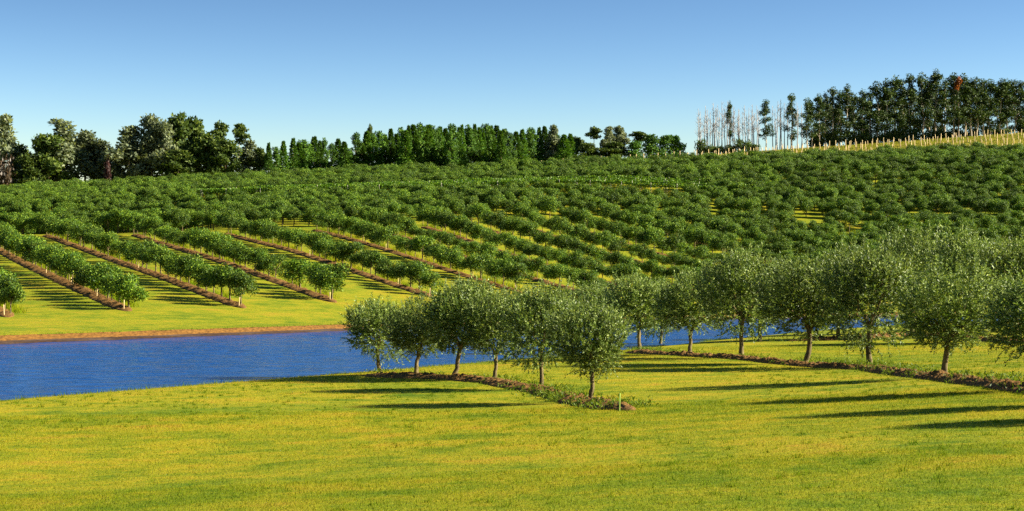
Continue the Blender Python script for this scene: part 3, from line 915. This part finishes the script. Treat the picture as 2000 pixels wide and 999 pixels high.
weeds(r3, 240, .8, .35)
wl_ = np.array(wl_)
me = leaf_mesh('weeds', np.array(wp), np.array(wd), wl_, wl_ * .3, M['weed'], rng)
stuff(link('weeds', me), 'low green weeds sprouting along the soil under the olive rows', 'weeds')

# small pale stakes along the hill rows
tb = Tubes(); tb.add([(0, 0, -.2), (0, 0, .7), (.02, 0, 1.35)], [.06, .06, .055], 5)
st_me = tb.mesh('row_stake', M['stake'])
for r, (p0, u) in enumerate(rows[:6]):
    nv = np.array([u[1], -u[0]])
    for k, s in enumerate((-.6, 17, 40, 64)):
        q = p0 + u * (s + (0 if k == 0 else random.uniform(-3, 3))) - nv * .75
        if q[1] > block_limit(q[0]) or abs(q[0]) > .32 * q[1]: continue
        o = link('stake', st_me, None, (q[0], q[1], ground(*q))); o.rotation_euler = (random.gauss(0, .05), random.gauss(0, .05), 0)
        lab = f'pale stake at the pond end of the {nth(r + 1)} hillside row from the left' if k == 0 else f'pale stake in the soil of the {nth(r + 1)} hillside row, {nth(k + 1)} from the pond'
        tag(o, lab, 'stake', 'pale stakes along the hillside rows')

# ------------------------------------------------------------------ trellised vines half way up the hill
def vine_row(y0, xa, xb, label, seed):
    rng = np.random.default_rng(seed)
    xm = (xa + xb) / 2; ln = xb - xa
    root = link('vine_trellis', None, None, (xm, y0 - .1 * xm, ground(xm, y0 - .1 * xm)))
    tag(root, label, 'vine trellis', 'vine trellises across the hillside')
    zr = root.location.z; yr = root.location.y
    n = int(ln * 55)
    X = rng.uniform(xa, xb, n); Yc = y0 - .1 * X
    top = 3.8 + .5 * (vnoise(X * .25, seed + 0 * X) - .5) + .35 * (vnoise(X * 1.1, seed + 3 + 0 * X) - .5)
    g = height(X, Yc, False)
    Z = g + top - np.abs(rng.normal(0, .42, n))
    hang = rng.random(n) < .07
    Z = np.where(hang, g + rng.uniform(1.2, 2.8, n), Z)
    P = np.c_[X - xm, Yc + rng.normal(0, .55, n) - yr, Z - zr]
    D = rng.normal(0, .7, (n, 3)) + np.array([0, 0, .3])
    L = rng.uniform(.35, .6, n)
    link('foliage', leaf_mesh('vine_foliage', P, D, L, L * .75, M['vine'], rng), root)
    k = 0
    t = Tubes(); t.add([(0, 0, -.2), (0, 0, 1.6), (0, 0, 3.9)], [.09, .09, .085], 6)
    pm = t.mesh('trellis_post', M['post'])
    for x in np.arange(xa + 1, xb, 9.0):
        x2 = x + random.uniform(-1, 1)
        link('post', pm, root, (x2 - xm, y0 - .1 * x2 - .8 - yr, ground(x2, y0 - .1 * x2) - zr))
vine_row(489, -50, 62, 'front vine trellis on the hillside, dark gap and pale posts under its leaves', 1)
vine_row(492.5, -72, 70, 'second vine trellis from the front of the hillside vines', 2)
vine_row(496, -98, 76, 'middle vine trellis of the hillside vines, between the front and rear ones', 3)
vine_row(499.5, -108, 80, 'fourth vine trellis from the front of the hillside vines', 4)
vine_row(503, -114, 80, 'topmost vine trellis at the back of the hillside vines', 5)

# ------------------------------------------------------------------ ridge woods
def ridge_tree(name, meshes, px, top, D, H0, wpx, W0, label, cat, group, base_drop=0.0, **kw):
    x = (px - 1000) / F * D; z = ground(x, D) - base_drop
    H = (558 - top) / F * D + HC - z
    s = H / H0; sw = (wpx / F * D) / W0 if wpx else s
    return make_tree(name, meshes, (x, D, z), random.uniform(0, 6.28), (sw, sw, s), label, cat, group, **kw)
GUM = [limb_tree(300 + i, 20, .24, .24, 16, .115, .95, 4200, 'gum', 'palebark', .8, .9, .34, .5) for i in range(3)]
DARK = [limb_tree(320 + i, 18, .2, .3, 16, .16, 1.1, 3800, 'darkleaf', 'darkbark', .8, 1.1, .4, .6) for i in range(3)]
UMB = [limb_tree(340 + i, 20, .75, .2, 7, .12, .9, 1700, 'darkleaf', 'palebark', .3, .7, .3) for i in range(2)]
TGUM = [limb_tree(360 + i, 27, .2, .10, 26, .054, .62, 2700, 'tallgum', 'palebark', .95, .8, .24, .3) for i in range(5)]
CON = [conifer_meshes(380 + i) for i in range(4)]
PINE = [limb_tree(390 + i, 14, .12, .15, 24, .08, .5, 3600, 'conifer', 'darkbark', 1.1, .8, .22, .2) for i in range(3)]
DEAD = [dead_meshes(400 + i) for i in range(5)]
ROUND = [limb_tree(420 + i, 10, .12, .3, 14, .19, .8, 2200, 'conifer', 'darkbark', .85, 1.1, .25) for i in range(2)]
DBUSH = [bush_meshes(440 + i, 'darkleaf') for i in range(2)]
RBUSH = bush_meshes(450, 'red'); RUST = bush_meshes(451, 'brown')

left_wood = [
    ('gum', 2, 226, 100, 662, 'pale grey-green gum tree at the left edge of the photo'),
    ('dark', 38, 284, 70, 668, 'dark bushy tree beside the gum at the left edge'),
    ('dark', 92, 262, 100, 655, 'broad black-green tree filling the left wood, no trunk showing'),
    ('gum', 128, 236, 120, 662, 'grey-green gum with pale twin trunk right of the broad black-green tree'),
    ('gum', 160, 256, 90, 670, 'grey gum crown rising behind the pale twin trunk'),
    ('gum', 190, 272, 80, 668, 'low grey gum beside the dark red shrub'),
    ('gum', 247, 248, 105, 658, 'rounded grey gum right of the dark red shrub'),
    ('gum', 300, 224, 85, 660, 'tall grey gum with a thin pale trunk in the left wood'),
    ('gum', 318, 236, 70, 655, 'slender grey gum with bare pale trunk in front of dark crowns'),
    ('dark', 348, 224, 100, 668, 'highest dark green tree of the left wood'),
    ('dark', 378, 232, 90, 672, 'dark tree right of the highest tree in the left wood'),
    ('dark', 400, 262, 90, 660, 'dark round tree under the umbrella-shaped crowns'),
    ('umbrella', 427, 238, 46, 664, 'flat-topped umbrella-shaped tree, left one of the pair'),
    ('umbrella', 468, 243, 48, 668, 'flat-topped umbrella-shaped tree, right one of the pair'),
    ('dark', 442, 272, 85, 655, 'dark low tree below the umbrella-shaped pair'),
    ('gum', 486, 276, 70, 662, 'small grey gum at the right end of the left wood'),
    ('dark', 506, 290, 50, 660, 'small dark tree where the left wood meets the conifers'),
    ('dark', 60, 300, 80, 650, 'lowest dark tree of the left wood, near the photo edge'),
    ('dark', 222, 292, 70, 672, 'dark tree behind the dark red shrub'),
    ('dark', 285, 282, 80, 674, 'dark tree behind the tall grey gum trunks'),
    ('dark', 350, 292, 90, 652, 'low dark undergrowth tree beneath the highest dark tree'),
]
fam = {'gum': (GUM, 20, 11.5, 'grey_gum_tree', 'gum tree'), 'dark': (DARK, 18, 13, 'dark_tree', 'tree'), 'umbrella': (UMB, 20, 9.5, 'umbrella_tree', 'tree')}
for i, (f, px, top, w, D, lab) in enumerate(left_wood):
    ms, H0, W0, nm, cat = fam[f]
    ridge_tree(nm, ms[i % len(ms)], px, top, D, H0, w, W0, lab, cat, 'trees of the left ridge wood')
ridge_tree('red_shrub', RBUSH, 208, 306, 648, 1.1, 17, 1.5, 'dark red shrub among the grey gums of the left wood', 'shrub', None, parts=('stems', 'leaves'))
ridge_tree('rusty_shrub', RUST, 8, 306, 642, 1.1, 46, 1.5, 'rusty brown shrub under the gum at the left edge', 'shrub', None, parts=('stems', 'leaves'))

con_px = [(524, 280), (538, 287), (553, 277), (572, 271), (583, 280), (592, 273), (602, 284), (613, 268), (624, 276), (633, 270), (645, 281), (660, 272), (672, 278), (680, 290), (693, 260), (706, 282),
          (716, 258), (728, 262), (741, 256), (752, 264), (763, 253), (774, 262), (784, 249), (792, 256), (798, 246), (807, 245), (815, 252), (822, 243), (830, 248), (837, 245), (845, 246), (853, 250), (860, 248), (870, 252), (880, 256),
          (888, 243), (896, 250), (902, 245), (912, 244), (920, 252), (927, 244), (936, 250), (943, 252), (950, 242), (958, 247), (970, 246), (979, 256), (987, 252), (998, 262), (1008, 258), (1020, 254), (1031, 256), (1042, 250), (1053, 250), (1064, 248), (1075, 256), (1088, 262), (1102, 264), (1114, 262)]
con_px.sort()
for i, (px, top) in enumerate(con_px):
    lab = f'dark green conifer on the ridge, {nth(i + 1)} from the left end of the conifers'
    if px == 693: lab = 'lone pointed conifer standing clear of its neighbours on the ridge'
    ridge_tree('conifer', (CON + PINE)[(i * 5 + i // 3) % 7], px, top, 650 + (i * 37 % 34), 14, random.uniform(20, 38), 4.6, lab, 'conifer', 'conifers along the ridge')
ridge_tree('thin_gum_tree', UMB[0], 722, 244, 690, 20, 22, 9.5, 'thin gum poking above the conifers', 'gum tree', None)
for i, (f, px, top, w, D, lab) in enumerate([
    ('gum', 1082, 246, 44, 672, 'airy gum rising above the right end of the conifers'),
    ('dark', 1125, 268, 60, 668, 'low dark tree just right of the conifers'),
    ('umbrella', 1160, 248, 40, 664, 'small open-crowned tree with sky showing through, middle of the ridge'),
    ('gum', 1187, 248, 46, 660, 'open gum next to the bare-twigged gum on the ridge'),
    ('gum', 1213, 246, 44, 664, 'gum with bare twigs on its top, middle of the ridge'),
    ('umbrella', 1245, 258, 56, 666, 'flat dark crown beside the rounded trees on the ridge'),
    ('dark', 1150, 280, 60, 655, 'dark low tree under the small open-crowned tree'),
    ('dark', 1200, 278, 70, 656, 'dark low tree under the two open gums')]):
    ms, H0, W0, nm, cat = fam[f]
    ridge_tree(nm, ms[i % len(ms)], px, top, D, H0, w, W0, lab, cat, 'trees in the middle of the ridge')
for i, (px, top, w, lab) in enumerate([(1240, 276, 50, 'low rounded green tree under the flat dark crown'), (1274, 264, 50, 'rounded green tree, first of three at the end of the ridge trees'),
                                       (1300, 265, 48, 'rounded green tree, middle of three at the end of the ridge trees'), (1322, 266, 42, 'rounded green tree, last before the open gap in the ridge trees')]):
    ridge_tree('rounded_tree', ROUND[i % 2], px, top, 655 + 4 * i, 10, w, 8.2, lab, 'tree', 'rounded trees at the ridge gap')

dead_px = sorted([(1367, 216), (1380, 224), (1387, 218), (1395, 222), (1406, 215), (1409, 226), (1417, 212), (1425, 220), (1433, 208), (1441, 224), (1448, 214), (1460, 222), (1467, 214), (1474, 220), (1482, 214), (1515, 212), (1523, 210), (1539, 208), (1548, 204)] + [(1363, 212), (1371, 222), (1377, 206), (1384, 214), (1390, 201), (1398, 210), (1403, 204), (1412, 198), (1421, 197), (1428, 203), (1436, 214), (1444, 212), (1451, 220), (1456, 206), (1464, 210), (1470, 204), (1478, 206), (1511, 206), (1519, 198), (1527, 194), (1534, 200), (1557, 200), (1566, 205)])
for i, (px, top) in enumerate(dead_px):
    ridge_tree('dead_tree', DEAD[i % 5], px, top, 662 + (i * 29 % 40), 20, None, 1, f'bare bleached dead tree on the ridge, {nth(i + 1)} from the open gap', 'dead tree', 'bare dead trees on the ridge', parts=('trunk', 'branches'))
for i, (px, top, w) in enumerate([(1369, 270, 22), (1383, 284, 24), (1397, 284, 30), (1415, 286, 24), (1430, 282, 30), (1452, 272, 34), (1472, 280, 30)]):
    ridge_tree('dark_shrub', DBUSH[i % 2], px, top, 658, 1.1, w, 1.5, f'dark shrub at the foot of the dead trees, {nth(i + 1)} from the gap', 'shrub', 'dark shrubs under the dead trees', parts=('stems', 'leaves'))
tg_px = [(1425, 196, 20), (1495, 192, 34), (1545, 181, 36), (1577, 190, 34), (1586, 196, 32), (1601, 182, 36), (1613, 178, 32), (1626, 168, 40), (1640, 176, 36), (1654, 163, 40), (1668, 182, 36), (1687, 172, 42), (1700, 176, 38), (1716, 158, 46), (1731, 152, 44), (1748, 147, 50), (1765, 152, 44), (1782, 142, 46), (1802, 141, 46), (1815, 150, 42), (1828, 134, 50), (1846, 150, 44), (1862, 141, 44), (1874, 150, 40), (1886, 143, 46), (1898, 152, 44), (1908, 148, 48), (1924, 152, 44), (1936, 153, 48), (1955, 152, 48), (1968, 153, 44), (1984, 153, 50), (1998, 156, 46), (2016, 150, 50)]
for i, (px, top, w) in enumerate(tg_px):
    ridge_tree('tall_gum_tree', TGUM[i % 5], px, top, 664 + (i * 23 % 22), 27, w * 1.0, 7.0, f'tall dark plantation gum on the ridge, {nth(i + 1)} of the stand from the dead trees', 'gum tree', 'tall dark gums of the right-hand stand')
for i in range(21):
    px = 1600 + i * 20.5; top = np.interp(px, [1575, 1700, 1830, 2010], [215, 190, 165, 175]) + random.uniform(-5, 14)
    ridge_tree('tall_gum_tree', TGUM[(i * 3 + 1) % 5], px, top, 694 + (i * 13 % 22), 27, 46, 7.6, f'dim gum in the back rank of the tall stand, {nth(i + 1)} from its thin end', 'gum tree', 'back rank of the tall gum stand')
for i in range(22):
    px = 1590 + i * 20 + random.uniform(-6, 6)
    ridge_tree('dark_shrub', DBUSH[i % 2], px, np.interp(px, [1580, 2000], [266, 240]) + random.uniform(-8, 8), 672, 1.1, random.uniform(24, 40), 1.5, f'dark understorey shrub among the tall gum trunks, {nth(i + 1)} from the dead trees', 'shrub', 'shrubs under the tall gums', parts=('stems', 'leaves'))
# the one gum with an orange dying top
x = (1873 - 1000) / F * 662; z = ground(x, 662)
r_ = np.random.default_rng(9)
Pq, Dq, Nq = blob_leaves(r_, np.array([[.5, 0, 24.4], [-.3, .2, 22.6], [.1, 0, 23.4], [-.6, 0, 21.2]]), np.array([[.9, .9, 1.0], [.8, .8, 1.1], [.8, .8, 1.0], [.7, .7, 1.0]]), 420)
t_ = Tubes(); t_.add([(0, 0, -.5), (.3, 0, 9), (-.2, 0, 18), (0, 0, 25)], [.2, .17, .12, .04], 6)
Lq = r_.uniform(.6, 1.1, 420)
make_tree('dying_gum_tree', (t_.mesh('dying_trunk', M['darkbark']), leaf_mesh('dying_crown', Pq, Dq, Lq, Lq * .55, M['rust'], r_)), (x, 662, z), 0, (1, 1, (558 - 150) / F * 662 / 25.6 + (HC - z) / 25.6), 'gum with a rusty orange dying crown in the tall dark stand', 'gum tree', None)

# stakes of the young planting on the dry ridge
tb = Tubes(); tb.add([(0, 0, -.3), (0, 0, 1.3), (.03, 0, 2.7)], [.15, .15, .13], 5)
sm = tb.mesh('ridge_stake', M['stake'])
cnt = 0
spots = [(x, 640 + random.uniform(-2, 2)) for x in np.arange(3, 72, 2.9)]
for D in (613, 624, 634, 644):
    spots += [(x, D) for x in np.arange(70 + (643 - D) * .4, 208, 2.1)]
for x, D in spots:
    x2 = x + random.uniform(-.6, .6); y2 = D + random.uniform(-1, 1)
    o = link('planting_stake', sm, None, (x2, y2, ground(x2, y2)))
    sc = random.uniform(.7, 1.15); o.scale = (1, 1, sc); o.rotation_euler = (random.gauss(0, .04), random.gauss(0, .04), random.uniform(0, 6))
    tag(o, 'pale wooden stake in the golden dry planting along the ridge below the tall gums', 'stake', 'stakes of the dry ridge planting'); cnt += 1
n = 42000
x = rng.uniform(0, 225, n); y = rng.uniform(600, 668, n)
k = dry_amount(x, y) > .35 + .4 * rng.random(n)
x, y = x[k], y[k]
P = np.c_[x, y, height(x, y, False) - .05]
stuff(blades('dry_grass', P, rng.uniform(.4, 1.0, len(P)), rng.uniform(.15, .32, len(P)), M['tall'], rng, .3, np.zeros(len(P))), 'golden dry grass between the ridge stakes', 'grass')
print('objects', len(C.objects), 'stakes', cnt)
